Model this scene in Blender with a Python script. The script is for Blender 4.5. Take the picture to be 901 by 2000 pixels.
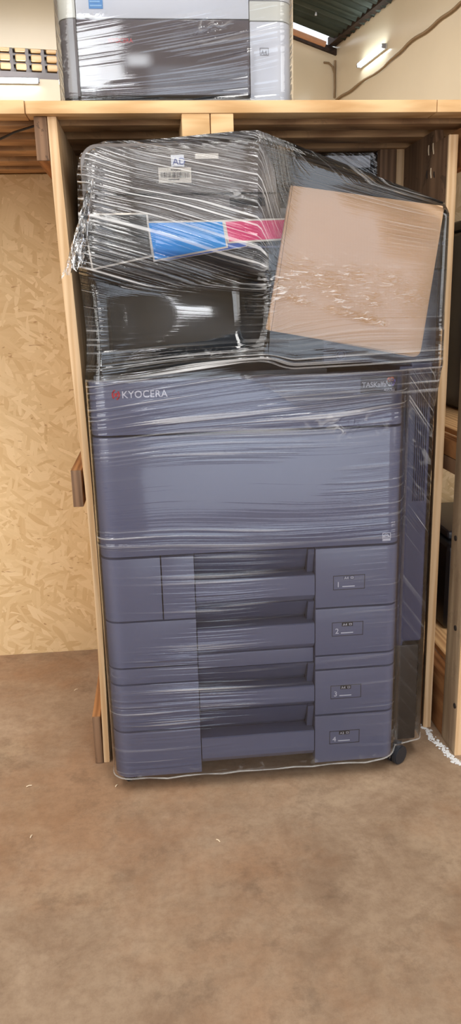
import bpy, bmesh, math, random
from mathutils import Vector, Matrix, noise as mnoise
random.seed(7)
for o in list(bpy.data.objects): bpy.data.objects.remove(o, do_unlink=True)
S = bpy.context.scene
COL = S.collection
R = math.radians
PI = math.pi

# ------------------------------------------------------------------ camera
PITCH, ROLL, YAW, FPX = 15.0, -1.5, 5.2, 1500.0
cp, sp, cy_, sy_ = math.cos(R(PITCH)), math.sin(R(PITCH)), math.cos(R(YAW)), math.sin(R(YAW))
fwd = Vector((sy_ * cp, cy_ * cp, -sp))
rt = Vector((cy_, -sy_, 0)); up = rt.cross(fwd)
cr, sr = math.cos(R(ROLL)), math.sin(R(ROLL))
rt2 = rt * cr + up * sr; up2 = up * cr - rt * sr
cam_d = bpy.data.cameras.new('camera'); cam = bpy.data.objects.new('camera', cam_d); COL.objects.link(cam)
cam.matrix_world = Matrix(((rt2.x, up2.x, -fwd.x, 0), (rt2.y, up2.y, -fwd.y, 0), (rt2.z, up2.z, -fwd.z, 1.0), (0, 0, 0, 1)))
cam_d.sensor_fit = 'VERTICAL'; cam_d.sensor_height = 36.0; cam_d.lens = FPX / 2000 * 36.0
cam_d.clip_start = 0.02; cam_d.clip_end = 200
S.camera = cam
# ------------------------------------------------------------------ world, lights, exposure
W = bpy.data.worlds.new('sky'); S.world = W; W.use_nodes = True
bg = W.node_tree.nodes['Background']; bg.inputs[0].default_value = (0.86, 0.93, 1.0, 1); bg.inputs[1].default_value = 1.6
def area(name, loc, rot, sx, sy, power, color):
    d = bpy.data.lights.new(name, 'AREA'); d.shape = 'RECTANGLE'; d.size = sx; d.size_y = sy; d.energy = power; d.color = color
    o = bpy.data.objects.new(name, d); COL.objects.link(o); o.location = loc; o.rotation_euler = rot
    return o
area('doorway_daylight', (0.60, -0.78, 0.99), (R(90), 0, 0), 1.36, 1.92, 13, (0.78, 0.86, 1.0))
area('side_fill_left', (-2.5, -0.78, 1.75), (R(90), 0, 0), 3.6, 1.7, 62, (1.0, 0.98, 0.95))  # added frontal fill for the boards and copier, no known window
area('side_fill_right', (3.0, -0.78, 1.75), (R(90), 0, 0), 2.2, 1.7, 36, (1.0, 0.98, 0.95))  # second added frontal fill, on the right
area('high_window_daylight', (-0.22, -0.78, 2.08), (R(90), 0, 0), 0.28, 0.26, 3.0, (0.95, 0.97, 1.0))
area('roof_fill_near', (0.9, -1.6, 5.0), (0, 0, R(8)), 0.9, 4.5, 165, (1.0, 0.98, 0.95))  # this and the next three: overhead lights added under a closed roof
area('roof_fill_side', (-2.4, -0.6, 5.3), (0, 0, R(8)), 0.9, 4.5, 160, (1.0, 0.98, 0.95))
area('roof_fill_deep', (-0.6, 10.0, 6.4), (0, 0, R(10)), 4.0, 6.0, 560, (1.0, 0.98, 0.95))
area('roof_fill_mid', (1.4, 5.0, 5.5), (0, 0, R(10)), 1.0, 5.0, 90, (1.0, 0.98, 0.95))
S.view_settings.view_transform = 'Standard'; S.view_settings.look = 'None'
S.view_settings.gamma = 1.0; S.view_settings.use_curve_mapping = False
S.view_settings.exposure = 0.0
S.render.film_transparent = False
S.cycles.transparent_max_bounces = 24
S.cycles.max_bounces = 10
S.cycles.sample_clamp_indirect = 6

# ------------------------------------------------------------------ materials
def lin(r, g, b):
    f = lambda c: (c / 255 / 12.92) if c / 255 <= 0.04045 else ((c / 255 + 0.055) / 1.055) ** 2.4
    return (f(r), f(g), f(b), 1)
class NT:
    def __init__(s, name):
        s.m = bpy.data.materials.new(name); s.m.use_nodes = True; s.t = s.m.node_tree; s.t.nodes.clear()
        s.out = s.n('ShaderNodeOutputMaterial')
    def n(s, typ, **k):
        x = s.t.nodes.new(typ)
        for a, b in k.items(): setattr(x, a, b)
        return x
    def l(s, a, b): s.t.links.new(a, b)
    def setin(s, node, key, v):
        if hasattr(v, 'is_linked') or hasattr(v, 'links'): s.l(v, node.inputs[key])
        else: node.inputs[key].default_value = v
    def math(s, op, a, b=0.0, c=None, clamp=False):
        x = s.n('ShaderNodeMath', operation=op); x.use_clamp = clamp
        s.setin(x, 0, a); s.setin(x, 1, b)
        if c is not None: s.setin(x, 2, c)
        return x.outputs[0]
    def mix(s, f, a, b, blend='MIX'):
        x = s.n('ShaderNodeMix', data_type='RGBA', blend_type=blend)
        s.setin(x, 0, f); s.setin(x, 6, a); s.setin(x, 7, b)
        return x.outputs[2]
    def ramp(s, f, stops):
        x = s.n('ShaderNodeValToRGB'); e = x.color_ramp.elements
        while len(e) < len(stops): e.new(0.5)
        for i, (p, c) in enumerate(stops): e[i].position = p; e[i].color = c
        s.l(f, x.inputs[0]); return x.outputs[0]
    def coord(s, which='Object', scale=(1, 1, 1), rot=(0, 0, 0), loc=(0, 0, 0)):
        c = s.n('ShaderNodeTexCoord'); m = s.n('ShaderNodeMapping')
        m.inputs['Scale'].default_value = scale; m.inputs['Rotation'].default_value = rot; m.inputs['Location'].default_value = loc
        s.l(c.outputs[which], m.inputs[0]); return m.outputs[0]
    def noise(s, v, scale=5, detail=3, rough=0.5, dist=0.0):
        x = s.n('ShaderNodeTexNoise'); x.inputs['Scale'].default_value = scale; x.inputs['Detail'].default_value = detail
        x.inputs['Roughness'].default_value = rough; x.inputs['Distortion'].default_value = dist
        s.l(v, x.inputs['Vector']); return x.outputs['Fac']
    def bump(s, h, strength=0.3, dist=0.01, normal=None):
        x = s.n('ShaderNodeBump'); x.inputs['Strength'].default_value = strength; x.inputs['Distance'].default_value = dist
        s.l(h, x.inputs['Height'])
        return x.outputs[0]
    def principled(s, color, rough=0.5, metal=0.0, spec=0.5, normal=None, **k):
        p = s.n('ShaderNodeBsdfPrincipled')
        s.setin(p, 'Base Color', color); s.setin(p, 'Roughness', rough); s.setin(p, 'Metallic', metal); s.setin(p, 'Specular IOR Level', spec)
        if normal is not None: s.l(normal, p.inputs['Normal'])
        for a, b in k.items(): s.setin(p, a.replace('_', ' '), b)
        s.l(p.outputs[0], s.out.inputs[0]); return p

def plain(name, rgb, rough=0.5, metal=0.0, spec=0.5, var=0.04, grain=0.03):
    t = NT(name); c = lin(*rgb)
    n = t.noise(t.coord(), 9, 4, 0.6)
    d = tuple(x * (1 - var * 2) for x in c[:3]) + (1,); h = tuple(min(1, x * (1 + var * 2)) for x in c[:3]) + (1,)
    col = t.ramp(n, [(0.3, d), (0.7, h)])
    t.principled(col, rough, metal, spec, t.bump(t.noise(t.coord(), 900, 2), grain, 0.001) if grain else None); return t.m

def wood(name, light, dark, axis='Y', rough=0.7, knots=True, dirt=0.0):
    t = NT(name)
    s = {'X': (1.2, 14, 14), 'Y': (14, 1.2, 14), 'Z': (14, 14, 1.2)}[axis]
    oi = t.n('ShaderNodeObjectInfo')
    add = t.n('ShaderNodeVectorMath', operation='ADD'); t.l(t.coord(scale=s), add.inputs[0])
    sc = t.n('ShaderNodeVectorMath', operation='SCALE'); t.l(oi.outputs['Random'], sc.inputs['Scale']); sc.inputs[0].default_value = (31, 17, 23); t.l(sc.outputs[0], add.inputs[1])
    n1 = t.noise(add.outputs[0], 2.2, 5, 0.6, 1.2)
    w = t.n('ShaderNodeTexWave'); w.inputs['Scale'].default_value = 1.6; w.inputs['Distortion'].default_value = 6; w.inputs['Detail'].default_value = 3
    t.l(add.outputs[0], w.inputs['Vector'])
    f = t.math('ADD', t.math('MULTIPLY', n1, 0.65), t.math('MULTIPLY', w.outputs['Fac'], 0.35))
    col = t.ramp(f, [(0.25, lin(*dark)), (0.62, lin(*light)), (0.95, tuple(min(1, c * 1.12) for c in lin(*light)[:3]) + (1,))])
    if dirt:
        dn = t.noise(t.coord(), 11, 5, 0.7, 0.6)
        col = t.mix(t.math('MULTIPLY', t.math('GREATER_THAN', dn, 0.56), dirt), col, lin(60, 46, 36))
        dn2 = t.noise(t.coord(), 3, 5, 0.7)
        col = t.mix(t.math('MULTIPLY', dn2, dirt * 0.8), col, lin(92, 74, 60))
    t.principled(col, rough, 0, 0.3, t.bump(f, 0.25, 0.004)); return t.m

def osb_mat(name, axis='XZ'):
    t = NT(name)
    base = None
    vec0 = t.coord(rot=(R(90), 0, 0)) if axis == 'XZ' else t.coord(rot=(0, R(90), 0))
    # three layers of long flakes lying at their own angles
    warp = t.n('ShaderNodeTexNoise'); warp.inputs['Scale'].default_value = 6; t.l(vec0, warp.inputs['Vector'])
    sub = t.n('ShaderNodeVectorMath', operation='SCALE'); t.l(warp.outputs['Color'], sub.inputs[0]); sub.inputs['Scale'].default_value = 0.05
    addv = t.n('ShaderNodeVectorMath', operation='ADD'); t.l(vec0, addv.inputs[0]); t.l(sub.outputs[0], addv.inputs[1])
    col = None; hsum = None
    for i, (ang, sx, sy) in enumerate([(8, 13, 62), (62, 14, 70), (-38, 13, 66), (-14, 17, 84), (100, 15, 80), (35, 12, 74)]):
        m = t.n('ShaderNodeMapping', vector_type='TEXTURE'); m.inputs['Rotation'].default_value = (0, 0, R(ang)); m.inputs['Scale'].default_value = (1 / sx, 1 / sy, 1); m.inputs['Location'].default_value = (i * 3.1, i * 1.7, 0)
        t.l(addv.outputs[0], m.inputs[0])
        v = t.n('ShaderNodeTexVoronoi', feature='F1', voronoi_dimensions='2D'); v.inputs['Scale'].default_value = 1.0; v.inputs['Randomness'].default_value = 1.0
        t.l(m.outputs[0], v.inputs['Vector'])
        sep = t.n('ShaderNodeSeparateColor'); t.l(v.outputs['Color'], sep.inputs[0])
        grain = t.n('ShaderNodeTexNoise'); gm = t.n('ShaderNodeMapping'); gm.inputs['Scale'].default_value = (1, 9, 1); t.l(m.outputs[0], gm.inputs[0]); t.l(gm.outputs[0], grain.inputs['Vector']); grain.inputs['Scale'].default_value = 1.0
        tone = t.math('ADD', t.math('MULTIPLY', sep.outputs[0], 0.8), t.math('MULTIPLY', grain.outputs['Fac'], 0.3))
        c = t.ramp(tone, [(0.06, lin(180, 140, 92)), (0.15, lin(212, 180, 132)), (0.5, lin(224, 195, 148)), (0.95, lin(238, 211, 167))])
        if col is None: col = c; hsum = tone
        else:
            pick = t.math('LESS_THAN', sep.outputs[1], 0.36)
            inside = t.math('LESS_THAN', v.outputs['Distance'], 0.5)
            k = t.math('MULTIPLY', pick, inside)
            col = t.mix(k, col, c); hsum = t.math('ADD', t.math('MULTIPLY', hsum, 0.6), t.math('MULTIPLY', t.math('MULTIPLY', tone, k), 0.5))
    # dark bark specks and resin marks
    sp_ = t.n('ShaderNodeMapping'); sp_.inputs['Scale'].default_value = (26, 80, 1); sp_.inputs['Rotation'].default_value = (0, 0, R(25)); t.l(addv.outputs[0], sp_.inputs[0])
    sn = t.noise(sp_.outputs[0], 1.0, 2, 0.5, 0.8)
    col = t.mix(t.math('MULTIPLY', t.math('GREATER_THAN', sn, 0.70), 0.55), col, lin(150, 100, 60))
    big = t.noise(vec0, 2.3, 3)
    col = t.mix(t.math('MULTIPLY', big, 0.25), col, lin(210, 166, 112))
    t.principled(col, 0.6, 0, 0.35, t.bump(hsum, 0.25, 0.003)); return t.m

def concrete():
    t = NT('brown_concrete'); v = t.coord()
    n1 = t.noise(v, 1.7, 6, 0.62, 0.7); n2 = t.noise(v, 6.5, 7, 0.7, 0.4); n3 = t.noise(v, 55, 6, 0.75)
    c = t.ramp(n1, [(0.3, lin(130, 106, 84)), (0.5, lin(160, 136, 112)), (0.72, lin(178, 154, 130))])
    c2 = t.ramp(n2, [(0.32, lin(120, 90, 66)), (0.52, lin(160, 135, 110)), (0.74, lin(188, 164, 138))])
    col = t.mix(0.5, c, c2)
    red = t.noise(t.coord(loc=(4, 2, 0)), 1.9, 6, 0.68)
    col = t.mix(t.math('MULTIPLY', t.ramp(red, [(0.46, (0, 0, 0, 1)), (0.62, (1, 1, 1, 1))]), 0.45), col, lin(156, 110, 74))
    pale = t.noise(t.coord(loc=(9, 1, 3)), 3.1, 4, 0.6, 1.0)
    col = t.mix(t.math('MULTIPLY', t.ramp(pale, [(0.56, (0, 0, 0, 1)), (0.70, (1, 1, 1, 1))]), 0.35), col, lin(190, 166, 136))
    dk = t.noise(t.coord(loc=(1, 7, 3)), 9, 6, 0.75)
    col = t.mix(t.math('MULTIPLY', t.ramp(dk, [(0.54, (0, 0, 0, 1)), (0.70, (1, 1, 1, 1))]), 0.5), col, lin(96, 76, 60))
    col = t.mix(t.math('MULTIPLY', t.ramp(n3, [(0.42, (0, 0, 0, 1)), (0.62, (1, 1, 1, 1))]), 0.28), col, lin(112, 86, 66))
    rough = t.math('ADD', 0.5, t.math('MULTIPLY', n2, 0.25))
    t.principled(col, rough, 0, 0.35, t.bump(t.math('ADD', n2, t.math('MULTIPLY', n3, 0.4)), 0.12, 0.006)); return t.m

def plaster(name, rgb):
    t = NT(name); v = t.coord(); n = t.noise(v, 0.6, 4, 0.6); n2 = t.noise(v, 30, 3)
    c = lin(*rgb); d = tuple(x * 0.93 for x in c[:3]) + (1,)
    t.principled(t.ramp(n, [(0.3, d), (0.7, c)]), 0.22, 0, 0.5, t.bump(n2, 0.04, 0.004)); return t.m

def cardboard_mat():
    t = NT('cardboard'); v = t.coord()
    n = t.noise(v, 4, 4); fl = t.n('ShaderNodeTexWave'); fl.inputs['Scale'].default_value = 60; fl.bands_direction = 'X'; fl.inputs['Distortion'].default_value = 0.4; t.l(v, fl.inputs['Vector'])
    col = t.ramp(n, [(0.3, lin(198, 162, 126)), (0.7, lin(211, 176, 140))])
    fib = t.noise(t.coord(scale=(30, 30, 250)), 1, 3)
    col = t.mix(t.math('MULTIPLY', fib, 0.06), col, lin(178, 140, 106))
    t.principled(col, 0.75, 0, 0.2, t.bump(fl.outputs['Fac'], 0.02, 0.001)); return t.m

def film_mat(name, fu=4.0, fv=85.0, streak_white=0.22, amp=0.0022, base=0.0, thr=0.585):
    """stretch film: clear, glossy, creased along the pulled direction (U), folds whitened: milky film plus painted-in highlight streaks"""
    t = NT(name)
    uv = t.n('ShaderNodeUVMap'); uv.uv_map = 'UVMap'
    m = t.n('ShaderNodeMapping'); m.inputs['Scale'].default_value = (fu, fv, 1); t.l(uv.outputs[0], m.inputs[0])
    n1 = t.noise(m.outputs[0], 1.0, 2.0, 0.5, 0.35)
    m2 = t.n('ShaderNodeMapping'); m2.inputs['Scale'].default_value = (fu * 1.7, fv * 2.6, 1); m2.inputs['Location'].default_value = (5, 9, 0); t.l(uv.outputs[0], m2.inputs[0])
    n2 = t.noise(m2.outputs[0], 1.0, 1.0, 0.5, 0.2)
    at = t.n('ShaderNodeAttribute'); at.attribute_name = 'wr'
    wr = at.outputs['Fac']
    cr_ = t.n('ShaderNodeMapping'); cr_.inputs['Scale'].default_value = (38, 60, 1); t.l(uv.outputs[0], cr_.inputs[0])
    n3 = t.noise(cr_.outputs[0], 1.0, 2.0, 0.6, 1.2)
    at2 = t.n('ShaderNodeAttribute'); at2.attribute_name = 'crumple'
    ridge = t.math('ADD', t.math('POWER', n1, 2.0), t.math('MULTIPLY', n2, 0.22))
    h = t.math('ADD', t.math('MULTIPLY', ridge, wr), t.math('MULTIPLY', t.math('MULTIPLY', n3, 0.45), at2.outputs['Fac']))
    bn = t.n('ShaderNodeBump'); bn.inputs['Strength'].default_value = 1.0; bn.inputs['Distance'].default_value = amp * 4; t.l(h, bn.inputs['Height'])
    fr = t.n('ShaderNodeFresnel'); fr.inputs['IOR'].default_value = 1.5; t.l(bn.outputs[0], fr.inputs['Normal'])
    gl = t.n('ShaderNodeBsdfGlossy'); gl.inputs['Roughness'].default_value = 0.06; gl.inputs['Color'].default_value = (1, 1, 1, 1); t.l(bn.outputs[0], gl.inputs['Normal'])
    tr = t.n('ShaderNodeBsdfTransparent'); tr.inputs['Color'].default_value = (0.97, 0.975, 0.98, 1)
    mx = t.n('ShaderNodeMixShader'); t.l(t.math('ADD', t.math('MULTIPLY', fr.outputs[0], 1.5), base, clamp=True), mx.inputs[0]); t.l(tr.outputs[0], mx.inputs[1]); t.l(gl.outputs[0], mx.inputs[2])
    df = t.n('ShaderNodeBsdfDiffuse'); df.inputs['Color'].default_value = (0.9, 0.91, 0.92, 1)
    fold_glint = t.ramp(t.math('ADD', n1, t.math('MULTIPLY', t.math('SUBTRACT', n2, 0.5), 0.35)), [(thr, (0, 0, 0, 1)), (thr + 0.075, (1, 1, 1, 1))])
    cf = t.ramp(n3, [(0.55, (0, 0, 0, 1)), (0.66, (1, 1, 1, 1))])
    hz = t.math('ADD', t.math('MULTIPLY', t.math('MULTIPLY', fold_glint, wr), streak_white), t.math('MULTIPLY', t.math('MULTIPLY', cf, at2.outputs['Fac']), 0.75), clamp=True)  # white diffuse mixed in: milky folds plus highlight streaks painted along the creases
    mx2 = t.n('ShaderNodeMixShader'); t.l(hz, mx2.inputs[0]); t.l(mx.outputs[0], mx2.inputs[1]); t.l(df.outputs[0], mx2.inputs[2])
    t.l(mx2.outputs[0], t.out.inputs[0]); return t.m

def emit(name, rgb, strength):
    t = NT(name); e = t.n('ShaderNodeEmission'); e.inputs[0].default_value = rgb; e.inputs[1].default_value = strength; t.l(e.outputs[0], t.out.inputs[0]); return t.m

def hem_mat():
    t = NT('rolled_film'); p = t.principled(lin(206, 204, 200), 0.25); n = t.noise(t.coord(scale=(1, 1, 1)), 60, 3)
    t.l(t.math('ADD', 0.08, t.math('MULTIPLY', n, 0.4)), p.inputs['Alpha']); return t.m
M = dict(
    floor=concrete(), osb=osb_mat('osb_board'), wall=plaster('beige_paint', (232, 214, 184)),
    pine=wood('fresh_pine_x', (226, 190, 142), (196, 154, 104), 'X'), pinez=wood('fresh_pine_z', (222, 190, 150), (202, 164, 120), 'Z'),
    piney=wood('fresh_pine_y', (222, 180, 128), (186, 140, 94), 'Y'),
    slat=wood('slat_wood', (192, 152, 110), (150, 112, 78), 'X', dirt=0.15), runner=wood('runner_wood', (176, 124, 78), (134, 88, 52), 'Y', dirt=0.1),
    endgrain=wood('weathered_end_wood', (150, 116, 88), (104, 78, 58), 'Z', dirt=0.55),
    grey=wood('weathered_grey_wood', (188, 164, 134), (140, 116, 92), 'Z', dirt=0.12), dark_beam=wood('dark_roof_timber', (62, 46, 36), (38, 28, 22), 'X'),
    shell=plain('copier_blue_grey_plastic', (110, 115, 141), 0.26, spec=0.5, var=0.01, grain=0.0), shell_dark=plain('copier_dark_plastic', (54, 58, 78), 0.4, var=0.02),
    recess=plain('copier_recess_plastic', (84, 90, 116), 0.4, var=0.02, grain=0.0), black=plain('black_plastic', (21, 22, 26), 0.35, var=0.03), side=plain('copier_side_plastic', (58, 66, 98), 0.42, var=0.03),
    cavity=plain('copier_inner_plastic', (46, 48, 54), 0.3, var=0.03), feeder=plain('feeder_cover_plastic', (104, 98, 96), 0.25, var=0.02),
    white=plain('white_plastic', (226, 227, 232), 0.35, var=0.01), offwhite=plain('off_white_plastic', (222, 222, 214), 0.4, var=0.01), lilac=plain('pale_grey_plastic', (222, 225, 233), 0.35, var=0.01),
    p_front=plain('printer_front_grey_plastic', (104, 99, 107), 0.06, var=0.01), p_col=plain('printer_column_grey_plastic', (118, 114, 118), 0.3, var=0.01),
    card=cardboard_mat(), paper=plain('label_paper', (214, 208, 200), 0.6, var=0.01), ink=plain('black_ink', (38, 38, 42), 0.5), blueink=plain('blue_ink', (70, 86, 150), 0.5),
    letter=plain('white_print', (226, 226, 236), 0.5, var=0.01), redmark=plain('red_print', (214, 60, 70), 0.5, var=0.01), greymark=plain('grey_print', (150, 150, 158), 0.5, var=0.01),
    cyan=plain('cyan_print', (0, 148, 232), 0.35, var=0.02), magenta=plain('magenta_print', (222, 40, 112), 0.35, var=0.02), kblack=plain('black_print', (56, 56, 56), 0.35, var=0.02), deepblue=plain('deep_blue_print', (50, 92, 176), 0.35, var=0.02),
    orange=plain('orange_print', (240, 120, 84), 0.5), purple=plain('purple_print', (110, 96, 190), 0.5), stickerblue=plain('blue_sticker', (84, 152, 214), 0.4), stickerpale=plain('pale_blue_print', (150, 200, 240), 0.4),
    rubber=plain('caster_rubber', (38, 40, 46), 0.5), metal=plain('caster_metal', (150, 152, 158), 0.3, 1.0), cable=plain('grey_cable', (150, 124, 92), 0.6), wire=plain('black_wire', (34, 30, 28), 0.5),
    batten=plain('lamp_batten', (226, 226, 222), 0.4), tube=emit('lit_tube', (0.80, 0.95, 1.0, 1), 24.0), cream=plaster('vent_block_cream', (238, 196, 142)), ventframe=plaster('vent_grey', (96, 84, 84)),
    gutter=plain('orange_purlin', (206, 150, 112), 0.6), white_line=plain('white_chalk', (222, 222, 222), 0.9), hole=plain('nail_hole', (40, 30, 24), 0.8), splinter=plain('pale_splinter', (226, 206, 176), 0.8),
    tape=hem_mat(),
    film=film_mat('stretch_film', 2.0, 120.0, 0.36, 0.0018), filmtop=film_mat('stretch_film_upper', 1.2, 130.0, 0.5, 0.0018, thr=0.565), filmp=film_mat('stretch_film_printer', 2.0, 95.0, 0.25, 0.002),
)
def roof_mat():
    t = NT('corrugated_steel'); n = t.noise(t.coord(), 2.0, 4)
    t.principled(t.ramp(n, [(0.3, lin(72, 78, 66)), (0.7, lin(94, 100, 88))]), 0.45, 0.3, 0.5); return t.m
M['roof'] = roof_mat()
M['glass'] = (lambda t: (t.principled((0.8, 0.85, 0.9, 1), 0.05), t.m)[1])(NT('pane'))

# ------------------------------------------------------------------ building helpers
class MB:
    """collects shapes; build() links them as ONE mesh object"""
    def __init__(s): s.bm = bmesh.new()
    def box(s, x0, x1, y0, y1, z0, z1, bev=0.0, seg=2):
        b = bmesh.new(); bmesh.ops.create_cube(b, size=1)
        for v in b.verts: v.co = Vector(((x0 + x1) / 2 + v.co.x * (x1 - x0), (y0 + y1) / 2 + v.co.y * (y1 - y0), (z0 + z1) / 2 + v.co.z * (z1 - z0)))
        if bev: bmesh.ops.bevel(b, geom=b.edges[:], offset=bev, segments=seg, affect='EDGES', profile=0.6)
        s.merge(b); return s
    def merge(s, b, mat=None):
        if mat is not None: bmesh.ops.transform(b, matrix=mat, verts=b.verts)
        me = bpy.data.meshes.new('t'); b.to_mesh(me); b.free(); s.bm.from_mesh(me); bpy.data.meshes.remove(me)
    def prism(s, pts, a, b_, axis='Z', bev=0.0):
        """polygon pts extruded from a to b_ along axis; pts are (x,y) for Z, (y,z) for X, (x,z) for Y"""
        b = bmesh.new()
        f3 = {'Z': lambda p, h: (p[0], p[1], h), 'X': lambda p, h: (h, p[0], p[1]), 'Y': lambda p, h: (p[0], h, p[1])}[axis]
        v0 = [b.verts.new(f3(p, a)) for p in pts]; v1 = [b.verts.new(f3(p, b_)) for p in pts]
        n = len(pts)
        b.faces.new(v0); b.faces.new(v1[::-1])
        for i in range(n): b.faces.new((v0[i], v1[i], v1[(i + 1) % n], v0[(i + 1) % n]))
        bmesh.ops.recalc_face_normals(b, faces=b.faces[:])
        if bev:
            ed = [e for e in b.edges if len(e.link_faces) == 2 and e.calc_face_angle(0) > R(40)]
            bmesh.ops.bevel(b, geom=ed, offset=bev, segments=2, affect='EDGES', profile=0.6)
        s.merge(b); return s
    def tube(s, pts, r, seg=8, closed=False, taper=None):
        b = bmesh.new(); pts = [Vector(p) for p in pts]; n = len(pts); rings = []
        prev = None
        for i, p in enumerate(pts):
            a = pts[max(0, i - 1)]; c = pts[min(n - 1, i + 1)]; d = (c - a).normalized()
            ref = Vector((0, 0, 1)) if abs(d.z) < 0.9 else Vector((1, 0, 0))
            u = d.cross(ref).normalized(); w = d.cross(u).normalized()
            rr = r if taper is None else taper[i]
            rings.append([b.verts.new(p + (u * math.cos(k * 2 * PI / seg) + w * math.sin(k * 2 * PI / seg)) * rr) for k in range(seg)])
        for i in range(n - 1):
            for k in range(seg): b.faces.new((rings[i][k], rings[i][(k + 1) % seg], rings[i + 1][(k + 1) % seg], rings[i + 1][k]))
        b.faces.new(rings[0][::-1]); b.faces.new(rings[-1])
        bmesh.ops.recalc_face_normals(b, faces=b.faces[:])
        s.merge(b); return s
    def cyl(s, c, r, h, axis='Z', seg=24, bev=0.0):
        b = bmesh.new(); bmesh.ops.create_cone(b, cap_ends=True, segments=seg, radius1=r, radius2=r, depth=h)
        if bev: bmesh.ops.bevel(b, geom=[e for e in b.edges if e.calc_face_angle(0) > R(60)], offset=bev, segments=2, affect='EDGES')
        m = {'Z': Matrix(), 'X': Matrix.Rotation(R(90), 4, 'Y'), 'Y': Matrix.Rotation(R(90), 4, 'X')}[axis]
        s.merge(b, Matrix.Translation(c) @ m); return s
    def ring(s, c, r0, r1, h, axis='Y', seg=28):
        b = bmesh.new(); L = []
        for rr, hh in ((r0, -h / 2), (r1, -h / 2), (r1, h / 2), (r0, h / 2)):
            L.append([b.verts.new((rr * math.cos(k * 2 * PI / seg), rr * math.sin(k * 2 * PI / seg), hh)) for k in range(seg)])
        for i in range(4):
            for k in range(seg): b.faces.new((L[i][k], L[i][(k + 1) % seg], L[(i + 1) % 4][(k + 1) % seg], L[(i + 1) % 4][k]))
        bmesh.ops.recalc_face_normals(b, faces=b.faces[:])
        m = {'Z': Matrix(), 'X': Matrix.Rotation(R(90), 4, 'Y'), 'Y': Matrix.Rotation(R(90), 4, 'X')}[axis]
        s.merge(b, Matrix.Translation(c) @ m); return s
    def build(s, name, mat, parent=None, smooth=True, xf=None, label=None):
        if xf is not None: bmesh.ops.transform(s.bm, matrix=xf, verts=s.bm.verts)
        off = origin_of(parent)
        if off.length: bmesh.ops.translate(s.bm, vec=-off, verts=s.bm.verts)
        me = bpy.data.meshes.new(name); s.bm.to_mesh(me); s.bm.free(); me.materials.append(mat)
        o = bpy.data.objects.new(name, me); COL.objects.link(o); o.parent = parent
        if smooth:
            for p in me.polygons: p.use_smooth = True
            me.set_sharp_from_angle(angle=R(35))
        if label: o['label'] = label
        return o
def origin_of(o):
    v = Vector((0, 0, 0))
    while o is not None: v += Vector(o.location); o = o.parent
    return v
def tag(o, label, cat, group=None, kind=None):
    o['label'] = label; o['category'] = cat
    if group: o['group'] = group
    if kind: o['kind'] = kind
    return o
def thing(name, label, cat, loc, group=None):
    o = bpy.data.objects.new(name, None); COL.objects.link(o); o.location = loc; o.empty_display_size = 0.1
    return tag(o, label, cat, group)
def struct(o): o['kind'] = 'structure'; return o
def text(name, s, x, z, y, size, mat, parent, depth=0.0006, align='LEFT', sx=1.0, bold=0.0, rot=0.0, spacing=1.0):
    """raised lettering on a face looking towards -Y, baseline at (x, z)"""
    cu = bpy.data.curves.new(name, 'FONT'); cu.body = s; cu.size = size; cu.align_x = align; cu.extrude = depth; cu.offset = bold; cu.space_character = spacing
    tmp = bpy.data.objects.new('t', cu); COL.objects.link(tmp)
    dg = bpy.context.evaluated_depsgraph_get(); dg.update()
    me = bpy.data.meshes.new_from_object(tmp.evaluated_get(dg)); bpy.data.objects.remove(tmp); bpy.data.curves.remove(cu)
    b = MB(); b.bm.from_mesh(me); bpy.data.meshes.remove(me)
    mat4 = Matrix.Translation((x, y, z)) @ Matrix.Rotation(rot, 4, 'Y') @ Matrix.Rotation(R(90), 4, 'X') @ Matrix.Diagonal((sx, 1, 1, 1))
    return b.build(name, mat, parent, smooth=False, xf=mat4)
def frame_bars(b, x0, x1, z0, z1, y, w, d):
    b.box(x0, x1, y - d, y, z1 - w, z1); b.box(x0, x1, y - d, y, z0, z0 + w); b.box(x0, x0 + w, y - d, y, z0 + w, z1 - w); b.box(x1 - w, x1, y - d, y, z0 + w, z1 - w); return b
def arc(cx, cy, r, a0, a1, n=8): return [(cx + r * math.cos(R(a0 + (a1 - a0) * i / n)), cy + r * math.sin(R(a0 + (a1 - a0) * i / n))) for i in range(n + 1)]

def film_grid(name, rows, uvs, wrs, crs, mat, parent):
    """grid of points rows[i][j] with its own uv (metres along / across the creases) and crease strength"""
    nr, nc = len(rows), len(rows[0]); off = origin_of(parent)
    vs = [Vector(p) - off for r in rows for p in r]
    fs = [(i * nc + j, i * nc + j + 1, (i + 1) * nc + j + 1, (i + 1) * nc + j) for i in range(nr - 1) for j in range(nc - 1)]
    return vs, fs, [u for r in uvs for u in r], [w for r in wrs for w in r], [c for r in crs for c in r]
def film_obj(name, grids, mat, parent):
    V, F, U, A, C_ = [], [], [], [], []
    for g in grids:
        o = len(V); V += g[0]; F += [tuple(i + o for i in f) for f in g[1]]; U += g[2]; A += g[3]; C_ += g[4]
    me = bpy.data.meshes.new(name); me.from_pydata(V, [], F)
    uv = me.uv_layers.new(name='UVMap')
    for l in me.loops: uv.data[l.index].uv = U[l.vertex_index]
    for nm, arr in (('wr', A), ('crumple', C_)):
        at = me.attributes.new(nm, 'FLOAT', 'POINT')
        at.data.foreach_set('value', arr)
    for p in me.polygons: p.use_smooth = True
    me.materials.append(mat)
    o = bpy.data.objects.new(name, me); COL.objects.link(o); o.parent = parent
    return o
def lerp(a, b, t): return a + (b - a) * t
def sstep(a, b, x):
    t = max(0.0, min(1.0, (x - a) / (b - a))) if a != b else float(x > a)
    return t * t * (3 - 2 * t)
def interp(tab, x):
    if x <= tab[0][0]: return tab[0][1]
    for (a, va), (b, vb) in zip(tab, tab[1:]):
        if x <= b: return lerp(va, vb, (x - a) / (b - a))
    return tab[-1][1]
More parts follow.
